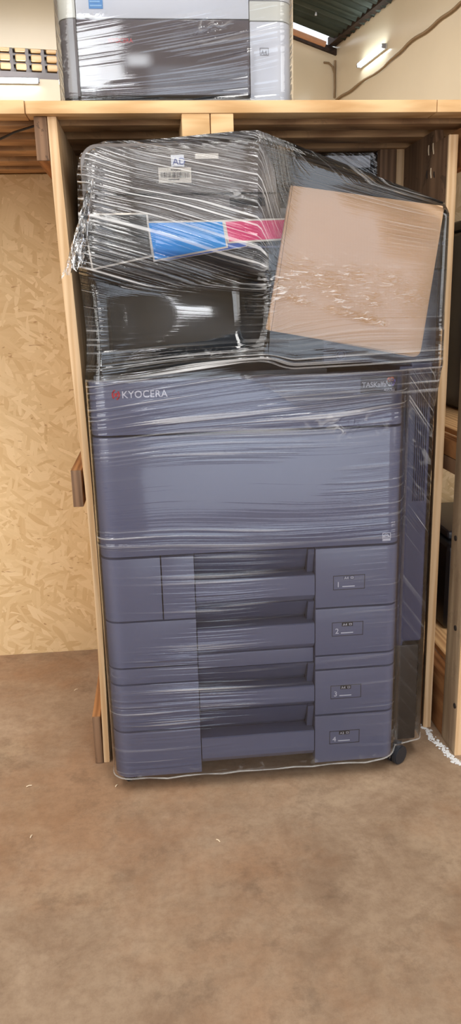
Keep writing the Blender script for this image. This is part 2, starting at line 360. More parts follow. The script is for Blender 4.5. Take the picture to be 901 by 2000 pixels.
def gauss(x, c, w): return math.exp(-((x - c) / w) ** 2)

# ------------------------------------------------------------------ the setting: a warehouse turned 10 degrees from the rack
SC = 2.0                                                    # far corner about 16 m away
CX, CY = 1.84 * SC, 8.0 * SC
A10 = R(10)
WX = Matrix.Translation((CX, CY, 0)) @ Matrix.Rotation(A10, 4, 'Z')   # local x' along far wall, y' into the depth, origin at the corner
HZ = lambda z: 1 + (z - 1) * SC                              # heights measured for the near copy of the corner
struct(MB().box(-14, 12, -12, 22, -0.08, 0.0).build('floor', M['floor']))
far_top0, slope = HZ(3.27), 0.27
vx0, vx1, vz0, vz1 = -3.60 * SC, -2.585 * SC, HZ(2.942), HZ(3.175)
b = MB()                                                     # far wall with an opening for the vent blocks
b.prism([(vx1, 0), (0.25, 0), (0.25, far_top0 + 0.05 - slope * 0.25), (vx1, far_top0 - slope * vx1)], 0, 0.25, 'Y')
b.prism([(-17, 0), (vx0, 0), (vx0, far_top0 - slope * vx0), (-17, far_top0 + slope * 17)], 0, 0.25, 'Y')
b.box(vx0, vx1, 0, 0.25, 0, vz0)
b.prism([(vx0, vz1), (vx1, vz1), (vx1, far_top0 - slope * vx1), (vx0, far_top0 - slope * vx0)], 0, 0.25, 'Y')
struct(b.build('wall_back', M['wall'], xf=WX))
struct(MB().box(0, 0.25, -24, 0.25, 0, HZ(3.345)).build('wall_right', M['wall'], xf=WX))
struct(MB().box(-17.2, -17, -24, 0.25, 0, 9.5).build('wall_left', M['wall'], xf=WX))
# wall behind the photographer with the open doorway the daylight comes through
b = MB()
def wall_with_holes(b, x0, x1, z0, z1, holes):
    xs = sorted({x0, x1, *[h[0] for h in holes], *[h[1] for h in holes]}); zs = sorted({z0, z1, *[h[2] for h in holes], *[h[3] for h in holes]})
    for xa, xb in zip(xs, xs[1:]):
        for za, zb in zip(zs, zs[1:]):
            if not any(h[0] <= (xa + xb) / 2 <= h[1] and h[2] <= (za + zb) / 2 <= h[3] for h in holes): b.box(xa, xb, -1.0, -0.82, za, zb)
wall_with_holes(b, -8, 6.5, 0, 3.2, [(-.08, 1.28, 0, 1.95), (-.36, -.08, 1.95, 2.21), (-4.3, -.7, .9, 2.6), (1.9, 4.1, .9, 2.6)])  # the two wide side openings are added for the fill lights
struct(b.build('wall_front', M['wall']))
# vent of pierced blocks high in the far wall
struct(MB().box(vx0, vx1, 0.16, 0.24, vz0, vz1).build('window_1', M['ventframe'], xf=WX)); vent = bpy.data.objects['window_1']
pit = 0.117 * SC / 1.0
gz = (vz1 - vz0) / 3.35
for r_ in range(3):
    for c_ in range(8):
        x1_ = vx1 - 0.02 - c_ * 0.262; z0_ = vz0 + 0.13 + r_ * gz * 1.0
        MB().box(x1_ - 0.185, x1_, 0.015, 0.17, z0_, z0_ + gz * 0.80, 0.03, 3).build('vent_block', M['cream'], vent, xf=WX)
b = MB()
for c_ in range(9):
    xx = vx1 - c_ * 0.262; b.box(xx - 0.04, xx + 0.02, 0.02, 0.18, vz0, vz1)
for r_ in range(4): b.box(vx0, vx1, 0.05, 0.18, vz0 + 0.085 + r_ * gz, vz0 + 0.115 + r_ * gz)
b.box(vx0, vx1, 0.0, 0.18, vz0, vz0 + 0.1)
b.build('vent_grille', M['ventframe'], vent, xf=WX)
# corrugated roof falling towards the right wall
zr = lambda x, y: far_top0 + 0.14 - slope * x
b = bmesh.new(); NY = 420; Y0, Y1 = -20.4, -0.3
prev = None
for i in range(NY + 1):
    yy = lerp(Y0, Y1, i / NY); dz = 0.03 * math.sin(yy * 2 * PI / 0.2)
    cur = [b.verts.new((x, yy, zr(x, yy) + dz)) for x in (-17, 0.5)]
    if prev: b.faces.new((prev[0], prev[1], cur[1], cur[0]))
    prev = cur
bmesh.ops.solidify(b, geom=b.faces[:], thickness=0.01)
mb = MB(); mb.merge(b); struct(mb.build('ceiling', M['roof'], xf=WX))
b = MB(); b.prism([(-17, far_top0 + slope * 17 - 0.02), (0.02, far_top0 - 0.02), (0.02, far_top0 + 0.09), (-17, far_top0 + slope * 17 + 0.09)], -0.06, 0.10, 'Y')
struct(b.build('trim_1', M['dark_beam'], xf=WX))
struct(MB().box(-0.16, 0.2, -20, 0.0, HZ(3.345) - .01, HZ(3.345) + 0.13).build('trim_2', M['dark_beam'], xf=WX))
b = MB(); b.tube([(-17, -0.22, zr(-17, 0) - 0.12), (-0.3, -0.22, zr(-0.3, 0) - 0.12)], 0.05, 10)
struct(b.build('trim_3', M['gutter'], xf=WX))

# tube lamps on the far walls
def lamp(local_a, local_b, out, label):
    a, c = WX @ Vector(local_a), WX @ Vector(local_b); n = (WX.to_3x3() @ Vector(out)).normalized()
    t = thing('tube_lamp', label, 'lamp', (a + c) / 2, 'lit tube lamps on the beige walls')
    d = (c - a).normalized(); L = (c - a).length; u = n.cross(d)
    X = Matrix((( d.x, n.x, u.x, 0), (d.y, n.y, u.y, 0), (d.z, n.z, u.z, 0), (0, 0, 0, 1))); X.translation = (a + c) / 2
    MB().box(-L / 2, L / 2, 0.002, 0.045, -0.045, 0.045, 0.008).build('batten', M['batten'], t, xf=X)
    MB().tube([(-L / 2 + .03, 0.075, 0), (L / 2 - .03, 0.075, 0)], 0.032, 12).build('tube', M['tube'], t, xf=X)
    for e in (-1, 1): MB().box(e * L / 2 - .015, e * L / 2 + .015, 0.03, 0.1, -0.035, 0.035, 0.005).build('lamp_holder', M['greymark'], t, xf=X)
    return t
lamp((0, -0.60 * SC, HZ(3.018)), (0, -1.083 * SC, HZ(3.034)), (-1, 0, 0), 'lit white tube lamp on the beige wall above the sagging grey cable')
lamp((-3.30 * SC, 0, HZ(2.905)), (-2.772 * SC, 0, HZ(2.922)), (0, -1, 0), 'lit white tube lamp under the pierced vent on the far wall')
pts = [(-0.03, y * SC, HZ(z)) for y, z in ((0.0, 2.80), (-0.06, 2.868), (-0.5, 2.876), (-1.07, 2.886), (-1.46, 2.938), (-1.85, 2.948), (-2.2, 2.973), (-3.0, 3.0), (-4.2, 3.02))]
fine = []
for i in range(len(pts) - 1):
    for k in range(6): fine.append(Vector(pts[i]).lerp(Vector(pts[i + 1]), k / 6) + Vector((0, 0, 0.012 * math.sin(k * PI / 3))))
tag(MB().tube(fine, 0.022, 8).build('cable', M['cable'], xf=WX), 'long grey cable sagging along the beige right wall below the tube lamp', 'cable')
b = MB(); b.tube([(-0.02, -0.03, HZ(3.22)), (-0.03, -0.03, HZ(3.1)), (-0.02, -0.03, HZ(2.99)), (-0.03, -0.03, HZ(2.9))], 0.018, 7)
b.tube([(-0.25, -0.03, HZ(3.197)), (-0.15, -0.03, HZ(3.196)), (-0.07, -0.03, HZ(3.165)), (-0.03, -0.03, HZ(3.11))], 0.018, 7)
tag(b.build('loose_wire', M['cable'], xf=WX), 'thin loose forked wire hanging down the corner of the beige walls', 'wire')
b = MB(); b.tube([(-0.80, -1.0, zr(-0.8, 0) - 0.06), (-0.76, -1.0, HZ(3.55)), (-0.70, -1.0, HZ(3.50)), (-0.66, -1.0, HZ(3.455)), (-0.60, -1.0, HZ(3.44))], 0.02, 7)
tag(b.build('hanging_wire', M['white'], xf=WX), 'short curled white wire hanging from the corrugated roof', 'wire')

# ------------------------------------------------------------------ the wooden rack
rack = thing('wooden_rack', 'pine storage rack of slats and side boards around the big wrapped copier', 'rack', (-0.165, 1.60, 0))
RZ = 1.344
b = MB(); b.box(-0.75, -0.212, 1.545, 1.60, RZ - .001, 1.3655, .0015); b.build('front_rail', M['pine'], rack)
b = MB(); b.box(-0.211, 0.552, 1.55, 1.60, RZ, 1.3655, .0015); b.build('front_rail', M['pine'], rack)
b = MB(); b.box(0.553, 1.2, 1.55, 1.60, RZ, 1.3655, .0015); b.build('front_rail', M['pine'], rack)
for i, (a, c) in enumerate([(1.644, 1.70), (1.765, 1.828), (1.888, 1.95), (2.005, 2.066), (2.12, 2.175), (2.26, 2.32), (2.42, 2.48), (2.6, 2.66), (2.78, 2.84)]):
    MB().box(-0.75, 1.2, a, c, RZ + random.uniform(-.001, .001), 1.3645, .0015).build('slat', M['slat'], rack)
MB().box(-0.75, 1.2, 1.56, 2.86, 1.3652, 1.3672).build('gap_cover', M['cavity'], rack, label='dark sheet added over the slats to keep their gaps dark')  # unseen sheet, added so no bright background shows between the slats
b = MB(); b.box(0.070, 0.122, 1.552, 1.70, 1.305, RZ, .002); b.build('stringer_block', M['pine'], rack)
b = MB(); b.box(0.1235, 0.166, 1.552, 1.70, 1.307, RZ, .002); b.build('stringer_block', M['pine'], rack)
# left side board with its three runners
bow = [(0.0, -.1626, -.1492), (.18, -.1590, -.1455), (.36, -.1562, -.1430), (.52, -.1565, -.1428), (.65, -.1585, -.1436), (.78, -.1635, -.1455), (.908, -.1680, -.1480), (1.02, -.1715, -.1508), (1.12, -.1740, -.1533), (1.24, -.1755, -.1565), (RZ, -.1758, -.1590)]
b = MB(); b.prism([(q[1], q[0]) for q in bow] + [(q[2], q[0]) for q in bow[::-1]], 1.57, 2.18, 'Y', .0015); b.build('side_board', M['pinez'], rack)
for z0, z1, x0, x1 in ((1.268, RZ, -.2005, -.1762), (0.604, 0.683, -.1850, -.1632), (0.0, 0.118, -.1815, -.1632)):
    rr = MB().box(x0, x1, 1.572, 2.16, z0 + .0005, z1 - .0005, .002).build('runner', M['runner'], rack)
    MB().box(x0 + .0005, x1 - .0005, 1.568, 1.5745, z0 + .001, z1 - .001, .0015).build('runner_end', M['endgrain'], rr)
# right side board
b = MB(); b.prism([(1.62, 0.0), (2.18, 0.0), (2.18, RZ), (1.70, RZ), (1.69, 1.318), (1.62, 1.318)], 0.603, 0.6215, 'X', .0015); sb = b.build('side_board', M['endgrain'], rack, label='weathered board with a pale sawn edge')
MB().box(0.6028, 0.6217, 1.614, 1.6215, 0.0, 1.318, .001).build('sawn_edge', M['pinez'], sb)
for (y, z, l, tl, mm) in ((1.70, 1.297, .022, .25, 'splinter'), (1.73, 1.30, .02, .1, 'splinter'), (1.735, 1.255, .016, .2, 'hole'), (1.71, 1.252, .02, .15, 'splinter'), (1.69, 1.25, .012, .3, 'hole')):
    MB().tube([(0.603, y, z), (0.602, y + tl * l * .5, z + l * .5), (0.603, y + tl * l, z + l)], 0.0016, 6).build('nail_mark', M[mm], sb)
MB().box(0.585, 0.6035, 1.90, 1.93, 1.24, RZ, .002).build('batten', M['pinez'], rack)
MB().box(0.545, 0.584, 1.90, 1.93, 1.215, RZ, .002).build('batten', M['endgrain'], rack)
MB().box(-0.14, 0.70, 2.185, 2.197, 0.0, 1.343, .001).build('back_board', M['endgrain'], rack)
# osb sheets closing the bays behind
tag(MB().box(-0.95, -0.176, 2.185, 2.197, 0.0, 1.343, .001).build('osb_board', M['osb']), 'large osb board closing the back of the bay left of the copier', 'board', 'osb boards behind the rack')
tag(MB().box(0.72, 1.35, 2.185, 2.197, 0.115, 1.343, .001).build('osb_board', M['osb']), 'narrow strip of osb board seen past the right rack board', 'board', 'osb boards behind the rack')
tag(MB().tube([(-0.75, 1.83, 1.318), (-0.5, 1.80, 1.308), (-0.33, 1.72, 1.318), (-0.25, 1.66, 1.336), (-0.2, 1.62, 1.340)], 0.0022, 6).build('wire', M['wire']), 'thin black wire running under the slats at upper left', 'wire')

# weathered frame standing in the next bay
fr = thing('timber_stand', 'grey weathered timber stand right of the rack', 'stand', (0.66, 1.55, 0))
b = MB(); b.box(0.632, 0.668, 1.492, 1.572, 0.0, 1.335, .003); post = b.build('front_post', M['grey'], fr)
MB().box(0.6325, 0.6675, 1.4885, 1.4935, 0.0, 1.33, .001).build('sawn_edge', M['pinez'], post)
for (y, z) in ((1.545, 0.50), (1.50, .12), (1.52, .3)):
    MB().cyl((0.6312, y, z), 0.006, 0.003, 'X', 12).build('knot', M['hole'], post)
b = MB(); b.box(0.634, 0.664, 1.573, 2.17, 0.634, 0.6665, .002); b.build('rail', M['endgrain'], fr)
b = MB(); b.box(0.634, 0.664, 1.573, 2.17, 0.6675, 0.704, .002); b.build('rail', M['runner'], fr)
b = MB(); b.box(0.634, 0.668, 1.573, 2.17, 0.0, 0.15, .003); b.build('bottom_rail', M['runner'], fr)
b = MB(); b.box(0.634, 0.664, 1.573, 2.17, 1.262, 1.335, .002); b.build('top_rail', M['runner'], fr)
b = MB(); b.box(0.775, 0.80, 2.09, 2.17, 0.0, 0.62, .002); b.build('back_post', M['endgrain'], fr)
b = MB(); b.box(0.665, 1.1, 1.60, 2.17, 0.7045, 0.717, .002); b.build('shelf_board', M['piney'], fr)
b = MB(); b.box(0.6685, 1.1, 1.62, 2.17, 0.1505, 0.165, .002); b.build('shelf_board', M['piney'], fr)
bp = thing('desktop_printer', 'black printer in the dark bay on the bottom board of the grey timber stand', 'printer', (0.88, 1.95, 0.165), 'dark printers in the right bay')
b = MB(); b.box(0.715, 1.08, 1.80, 2.15, 0.166, 0.40, .02, 3); b.build('body', M['black'], bp)
b = MB(); b.box(0.73, 1.06, 1.785, 1.801, 0.19, 0.26, .004); b.build('paper_tray', M['cavity'], bp)
b = MB(); b.box(0.73, 1.07, 1.84, 2.13, 0.401, 0.425, .01, 3); b.build('lid', M['cavity'], bp)
bp2 = thing('desktop_printer', 'dark printer on the middle board of the grey timber stand at the right edge', 'printer', (0.9, 1.95, 0.717), 'dark printers in the right bay')
b = MB(); b.box(0.79, 1.09, 1.86, 2.16, 0.718, 1.17, .02, 3); b.build('body', M['cavity'], bp2)
b = MB(); b.box(0.81, 1.07, 1.845, 1.861, 0.75, 0.86, .004); b.build('paper_tray', M['black'], bp2)
b = MB(); b.box(0.80, 1.08, 1.88, 2.14, 1.171, 1.20, .012, 3); b.build('lid', M['black'], bp2)

# ------------------------------------------------------------------ the big wrapped copier
cop = thing('office_copier', 'tall dark blue grey office copier wrapped in stretch film, in the middle bay', 'copier', (0.175, 1.75, 0))
YF = 1.45
XL, XR = -0.128, 0.478
def slab_pts(x0, x1, rl=0.0, rr=0.0, dep=0.055):
    pts = []
    if rl: pts += [(x0, YF + dep)] + arc(x0 + rl, YF + rl, rl, 180, 270)
    else: pts += [(x0, YF + dep), (x0, YF)]
    if rr: pts += arc(x1 - rr, YF + rr, rr, 270, 360) + [(x1, YF + dep)]
    else: pts += [(x1, YF), (x1, YF + dep)]
    return pts
def slab(b, x0, x1, z0, z1, rl=0.0, rr=0.0, bev=.0012): b.prism(slab_pts(x0, x1, rl, rr), z0, z1, 'Z', bev); return b
RL, RR = 0.032, 0.026
MB().box(-0.122, 0.474, 1.500, 2.05, 0.042, 0.862, .004).build('main_body', M['black'], cop)
slab(MB(), XL, XR, 0.7690, 0.871, RL, RR, .003).build('upper_cover', M['shell'], cop)
slab(MB(), XL, XR, 0.5275, 0.7655, RL, RR, .003).build('front_door', M['shell'], cop)
slab(MB(), XL, -0.0105, 0.3920, 0.5235, RL).build('toner_door', M['shell'], cop)
b = MB()
for k in range(3): b.box(-0.0245, -0.0185, YF - .0012, YF + .002, 0.446 + k * .0065, 0.4485 + k * .0065, .0006)
b.build('grip_rib', M['shell'], bpy.data.objects['toner_door'])
slab(MB(), -0.0085, 0.0560, 0.3915, 0.5235).build('filler_panel', M['shell'], cop)
slab(MB(), XL, 0.0560, 0.2900, 0.3885, RL).build('lower_left_panel', M['shell'], cop)
slab(MB(), XL, 0.0560, 0.2530, 0.2865, RL).build('base_strip', M['shell'], cop)
slab(MB(), 0.3020, XR, 0.2580, 0.2865, 0, RR).build('base_strip', M['shell'], cop)
b = MB(); b.box(0.0575, 0.3005, YF + .012, YF + .03, 0.272, 0.3035, .001); b.build('base_strip', M['shell'], cop)
def drawer(zt, zb, zl, lb, rt_, rec_bot, left, num, size):
    d = MB()
    slab(d, 0.3020, XR, zb, zt, 0, RR)
    if left: slab(d, XL, 0.0560, left[0], left[1], RL)
    # lip of the finger scoop: flush front, then a chamfer running back
    lip = [(YF - .0005, zl - .002), (YF + .002, zl), (YF + .044, zl - .001), (YF + .044, rec_bot), (YF + .014, rec_bot), (YF - .0005, lb)]
    d.prism(lip, 0.0575, 0.3005, 'X', .001)
    o = d.build('drawer', M['shell'], cop)
    s = MB()
    s.prism([(YF + .010, rt_), (YF + .05, rt_), (YF + .05, zl - .004), (YF + .044, zl - .002), (YF + .034, zl + .012)], 0.0575, 0.2870, 'X', .0008)
    s.prism([(YF + .004, rt_), (YF + .04, rt_), (YF + .04, zl), (YF + .02, zl)], 0.2875, 0.3005, 'X', .0008)
    s.build('finger_scoop', M['recess'], o)
    lx0, lz0 = 0.3385 - 0.004 * (num - 1) * 0.4, (zb + zt) / 2 - .011 - (0.012 if num == 4 else 0.004 if num == 1 else -0.002)
    lz0 = {1: .4335, 2: .331, 3: .187, 4: .079}[num]
    f = MB(); frame_bars(f, lx0, lx0 + .066, lz0, lz0 + .031, YF + .0002, .0012, .0008); f.build('label_frame', M['cavity'], o)
    text('tray_number', str(num), lx0 + .0065, lz0 + .006, YF - .0004, .0165, M['letter'], o, .0003)
    q = MB(); q.box(lx0 + .021, lx0 + .044, YF - .0006, YF + .0004, lz0 + .0215, lz0 + .0295, .0002); q.build('size_tag', M['ink' if num > 1 else 'recess'], o)
    tx = text('size_mark', size, lx0 + .0228, lz0 + .0228, YF - .0009, .0078, M['letter'], o, .0002)
    q = MB(); frame_bars(q, lx0 + .0362, lx0 + .0418, lz0 + .0236, lz0 + .0278, YF - .0006, .0008, .0004); q.build('paper_icon', M['letter'], o)
    q = MB(); q.box(lx0 + .019, lx0 + .045, YF - .0008, YF + .0004, lz0 + .0058, lz0 + .0080, .0005); q.build('level_mark', M['letter'], o)
    return o
drawer(.5235, .3965, .469, .426, .523, .411, None, 1, 'A4')
drawer(.3930, .2900, .364, .319, .410, .305, None, 2, 'A4')
drawer(.2540, .1520, .222, .186, .271, .173, (.1450, .2495), 3, 'A4')
drawer(.1480, .0360, .116, .068, .172, .052, (.0360, .1415), 4, 'A3')
# right-hand flank, set back behind the front covers
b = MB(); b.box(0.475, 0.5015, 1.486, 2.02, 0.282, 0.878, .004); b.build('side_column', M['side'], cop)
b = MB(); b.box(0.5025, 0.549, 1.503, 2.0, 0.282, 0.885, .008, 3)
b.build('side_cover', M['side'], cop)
b = MB()
for k in range(6): b.box(0.517 + k * .0045, 0.5192 + k * .0045, 1.4995, 1.505, 0.60, 0.845, .0005)
b.build('cover_rib', M['side'], bpy.data.objects['side_cover'])
b = MB(); b.box(0.475, 0.541, 1.497, 2.0, 0.047, 0.278, .004); b.build('lower_side_cover', M['black'], cop)
# casters
def caster(x, y, rot):
    root_off = MB(); root_off.cyl((0, 0, .0215), .0215, .012, 'X', 24, .002); root_off.cyl((.016, 0, .0215), .0215, .012, 'X', 24, .002)
    X = Matrix.Translation((x, y, 0)) @ Matrix.Rotation(R(rot), 4, 'Z')
    w = root_off.build('caster', M['rubber'], cop, xf=X)
    h = MB(); h.prism([(-.024, .018), (-.018, .038), (0, .0445), (.02, .0445), (.024, .03), (.014, .03), (.004, .025)], .0065, .0095, 'X', .0005); h.cyl((.008, .004, .042), .009, .012, 'Z', 14)
    h.build('caster_bracket', M['metal'], w, xf=X)
caster(-.105, 1.497, 25); caster(.490, 1.4915, -55); caster(-.09, 1.98, 10); caster(.44, 1.98, -15)
# marks on the upper cover
text('brand_lettering', 'KYOCERA', -0.0660, 0.8395, YF - .0006, .0185, M['letter'], cop, .0003, sx=0.96, bold=.00015, spacing=1.08)
b = MB()                                                     # round red mark of two hooks around a bar
for k in (0, 1):
    a0 = 100 + 180 * k
    b.tube([(-0.0765 + .0062 * math.cos(R(a0 + j * 16)), YF - .0002, .8460 + .0086 * math.sin(R(a0 + j * 16))) for j in range(9)], .0016, 6)
b.tube([(-0.0790, YF - .0002, .8425), (-0.0765, YF - .0002, .846), (-0.0738, YF - .0002, .8495)], .0016, 6)
b.tube([(-0.0792, YF - .0002, .8490), (-0.0740, YF - .0002, .8430)], .0013, 6)
b.build('brand_mark', M['redmark'], cop)
b = MB(); b.box(0.388, 0.460, YF - .0006, YF + .0006, 0.832, 0.8645, .0003); plate = b.build('model_plate', M['shell_dark'], cop)
text('model_lettering', 'TASKalfa', 0.3905, 0.8435, YF - .0012, .0138, M['letter'], plate, .0003, bold=.00012, sx=.93)
text('model_number', '4053ci', 0.4335, 0.8345, YF - .0012, .0080, M['letter'], plate, .0003, bold=.0001)
for k in range(6):
    a = R(60 * k + 10); mname = ['purple', 'orange', 'orange', 'lilac', 'lilac', 'purple'][k]
    b = MB(); b.ring((0.4470 + .0050 * math.cos(a), YF - .0010, .8530 + .0050 * math.sin(a)), .0018, .0043, .0006); b.build('petal_mark', M[mname], plate)
b = MB(); frame_bars(b, 0.4390, 0.4560, 0.5335, 0.5505, YF + .0003, .0011, .0008)
b.box(0.4395, 0.4555, YF - .0005, YF + .0004, 0.5345, 0.5385)
b.tube([(0.4405 + .0014 * k, YF - .0002, .5430 + .0048 * math.sin(PI * k / 9)) for k in range(10)], .0006, 5)
b.tube([(0.4410 + .0014 * k, YF - .0002, .5420 + .0030 * math.sin(PI * k / 9) - .0006) for k in range(10)], .0007, 5)
b.tube([(0.4410, YF - .0002, .5408), (0.4545, YF - .0002, .5412)], .0005, 5)
b.build('energy_mark', M['letter'], cop)

# upper half: output bay, scanner, feeder
b = MB(); b.box(-0.118, 0.33, 1.48, 2.05, 0.8625, 0.880, .003)
b.build('output_tray', M['cavity'], cop)
b = MB(); b.box(-0.118, 0.33, 1.86, 2.05, 0.8805, 1.058, .004); b.build('bay_back', M['cavity'], cop)
b = MB(); b.box(-0.121, -0.098, 1.74, 2.05, 0.8805, 1.058, .004); b.build('bay_side', M['cavity'], cop)
b = MB(); b.box(0.322, 0.548, 1.488, 2.05, 0.8865, 1.058, .006, 3); col = b.build('control_column', M['shell_dark'], cop)
b = MB(); b.ring((0.358, 1.4872, 0.9035), .0085, .0105, .0015); b.cyl((0.358, 1.4872, .9035), .006, .0012, 'Y'); b.build('round_button', M['recess'], col)
b = MB(); b.box(0.258, 0.300, 1.83, 1.862, 0.94, 1.02, .003); b.build('exit_guide', M['black'], cop)
b = MB(); b.prism(arc(-.098, 1.512, .022, 180, 270) + arc(.528, 1.512, .022, 270, 360) + [(.55, 2.05), (-.12, 2.05)], 1.0585, 1.1495, 'Z', .004); b.build('scanner_unit', M['black'], cop)
b = MB(); b.box(-0.105, 0.545, 1.484, 1.492, 1.102, 1.106, .001); b.build('scanner_trim', M['recess'], bpy.data.objects['scanner_unit'])
# document feeder: tall rounded hood on the left, sloping tray on the right
hood = [(-0.117, 1.151)] + [(p[0], p[1]) for p in arc(-0.084, 1.252, .033, 180, 90)] + [(0.19, 1.287), (0.215, 1.279), (0.235, 1.24), (0.245, 1.151)]
b = MB(); b.prism(hood, 1.497, 1.98, 'Y', .008); hd = b.build('document_feeder', M['feeder'], cop)
b = MB(); b.box(-0.112, 0.236, 1.494, 1.502, 1.1965, 1.2005, .0008); b.build('hood_seam', M['black'], hd)
b = MB(); b.box(0.150, 0.215, 1.493, 1.500, 1.176, 1.191, .001); b.build('hood_latch', M['black'], hd)
b = MB(); b.prism([(0.246, 1.151), (0.246, 1.176), (0.53, 1.160), (0.538, 1.151)], 1.52, 1.98, 'Y', .003); b.build('feeder_tray', M['feeder'], cop)
b = MB(); b.prism([(0.25, 1.180), (0.50, 1.166), (0.50, 1.171), (0.25, 1.186)], 1.64, 1.92, 'Y', .001); b.build('paper_tray', M['cavity'], cop)
b = MB(); b.box(0.22, .49, 1.4335, 1.487, 0.955, 1.05, .012, 3); b.build('operation_panel', M['black'], cop)

# labels stuck on the hood
lb = MB().box(0.022, 0.081, 1.4955, 1.4968, 1.2175, 1.2430).build('barcode_label', M['paper'], hd)
b = MB(); x = 0.0262
while x < 0.077:
    w = random.choice([.0005, .0008, .0012]); b.box(x, x + w, 1.4948, 1.4956, 1.2262, 1.2352); x += w + random.choice([.0006, .001, .0014])
for k in range(9): b.box(0.040 + k * .0022, 0.0415 + k * .0022, 1.4948, 1.4956, 1.2222, 1.2242)
for k in range(7): b.box(0.045 + k * .0026, 0.0467 + k * .0026, 1.4948, 1.4956, 1.2382, 1.2402)
b.build('barcode_print', M['ink'], lb)
sl = MB().box(0.0455, 0.0690, 1.4955, 1.4968, 1.2445, 1.2640).build('square_label', M['lilac'], hd)
text('label_lettering', 'AD', 0.0480, 1.2478, 1.4950, .0165, M['blueink'], sl, .0003)
MB().box(0.0890, 0.1310, 1.4955, 1.4968, 1.2570, 1.2660, .0004).build('blank_label', M['paper'], hd)

# printed colour leaflet tucked behind the film
lf = thing('colour_leaflet', 'printed leaflet with black, cyan and magenta panels under the film on the copier', 'leaflet', (0.07, 1.478, 1.07))
def panel(name, pts, y, mat, border=.0032):
    c = Vector((sum(p[0] for p in pts) / len(pts), sum(p[1] for p in pts) / len(pts)))
    o = MB().prism(pts, y, y + .0008, 'Y').build(name, M['paper'], lf, smooth=False)
    n = len(pts); ins = []
    for i in range(n):
        p0, p, p1 = Vector(pts[i - 1]), Vector(pts[i]), Vector(pts[(i + 1) % n])
        e0 = (p - p0).normalized(); e1 = (p1 - p).normalized()
        n0 = Vector((-e0.y, e0.x)); n1 = Vector((-e1.y, e1.x))
        if n0.dot(c - p) < 0: n0 = -n0
        if n1.dot(c - p) < 0: n1 = -n1
        k = (n0 + n1); k = k / max(.2, 1 + n0.dot(n1)); ins.append(p + k * border)
    MB().prism([(q.x, q.y) for q in ins], y - .0004, y + .0002, 'Y').build('printed_area', M[mat], o, smooth=False)
    return o
panel('black_panel', [(-0.118, 1.166), (-0.107, 1.069), (0.006, 1.0905), (-0.001, 1.166)], 1.4795, 'kblack')
panel('blue_panel', [(0.136, 1.120), (0.006, 1.0845), (0.03, 1.083), (0.178, 1.105), (0.175, 1.122)], 1.4795, 'deepblue', .001)
panel('cyan_panel', [(-0.0035, 1.1515), (0.0055, 1.0815), (0.143, 1.1035), (0.136, 1.1515)], 1.4785, 'cyan')
panel('magenta_panel', [(0.1355, 1.1515), (0.1425, 1.1110), (0.252, 1.1150), (0.252, 1.1530)], 1.4780, 'magenta')

# cardboard folded round the operation panel
cb = thing('cardboard_sleeve', 'folded tan cardboard sheet under the film at the copier upper right', 'cardboard', (0.36, 1.43, 0.90))
def sheet(pts, y, th, rc=0.0):
    b = MB(); q = []
    for i, p in enumerate(pts):
        p0, p, p1 = Vector(pts[i - 1]), Vector(p), Vector(pts[(i + 1) % len(pts)])
        rr = rc[i] if rc else 0
        if rr:
            a = p + (p0 - p).normalized() * rr; c = p + (p1 - p).normalized() * rr
            for k in range(6):
                t = k / 5; q.append(tuple(a.lerp(p, t).lerp(p.lerp(c, t), t)))
        else: q.append(tuple(p))
    b.prism(q, y, y + th, 'Y', .0008); return b
sheet([(0.2530, 1.2000), (0.5250, 1.1630), (0.4915, 0.9010), (0.2125, 0.9545)], 1.420, .0055, (.003, .003, .014, .003)).build('front_sheet', M['card'], cb)
sheet([(0.2560, 1.1950), (0.5290, 1.1590), (0.4945, 0.8965), (0.2030, 0.9570)], 1.4265, .0055, (.003, .003, .018, .004)).build('rear_sheet', M['card'], cb)
b = MB(); b.prism([(0.2500, 1.2000), (0.2525, 1.2000), (0.2120, 0.9545), (0.2045, 0.9580)], 1.4205, 1.4315, 'Y', .0006); b.build('folded_edge', M['card'], cb)

# ------------------------------------------------------------------ stretch film round the copier
def path_film(path, n_per, z_fun, nz, uv_fun, wr_fun, cr_fun, parent, jit=0.0):
    P = []
    for (a, c), n in zip(zip(path, path[1:]), n_per):
        for k in range(n): P.append((lerp(a[0], c[0], k / n), lerp(a[1], c[1], k / n)))
    P.append(path[-1])
    s = 0; acc = [0]
    for a, c in zip(P, P[1:]): s += math.hypot(c[0] - a[0], c[1] - a[1]); acc.append(s)
    rows, U, A, C_ = [], [], [], []
    for i in range(nz + 1):
        t = i / nz; r_, u_, a_, c_ = [], [], [], []
        for (x, y), d in zip(P, acc):
            p = z_fun(x, y, d, t); r_.append(p); u_.append(uv_fun(p, d)); a_.append(wr_fun(p, d)); c_.append(cr_fun(p, d))
        rows.append(r_); U.append(u_); A.append(a_); C_.append(c_)
    return film_grid('f', rows, U, A, C_, None, parent)
OFF = .0055
lowpath = [(-0.131, 1.95)] + [(XL - OFF + .0, 1.60)] + [(x, y) for x, y in arc(XL + RL, YF + RL, RL + OFF, 180, 270, 6)] + [(x, y) for x, y in arc(XR - RR, YF + RR, RR + OFF, 270, 340, 4)] + [(0.490, 1.4805), (0.550, 1.4965), (0.5555, 1.504), (0.5555, 1.95)]
nper = [6, 8] + [1] * 6 + [70] + [1] * 4 + [2, 10, 2, 8]
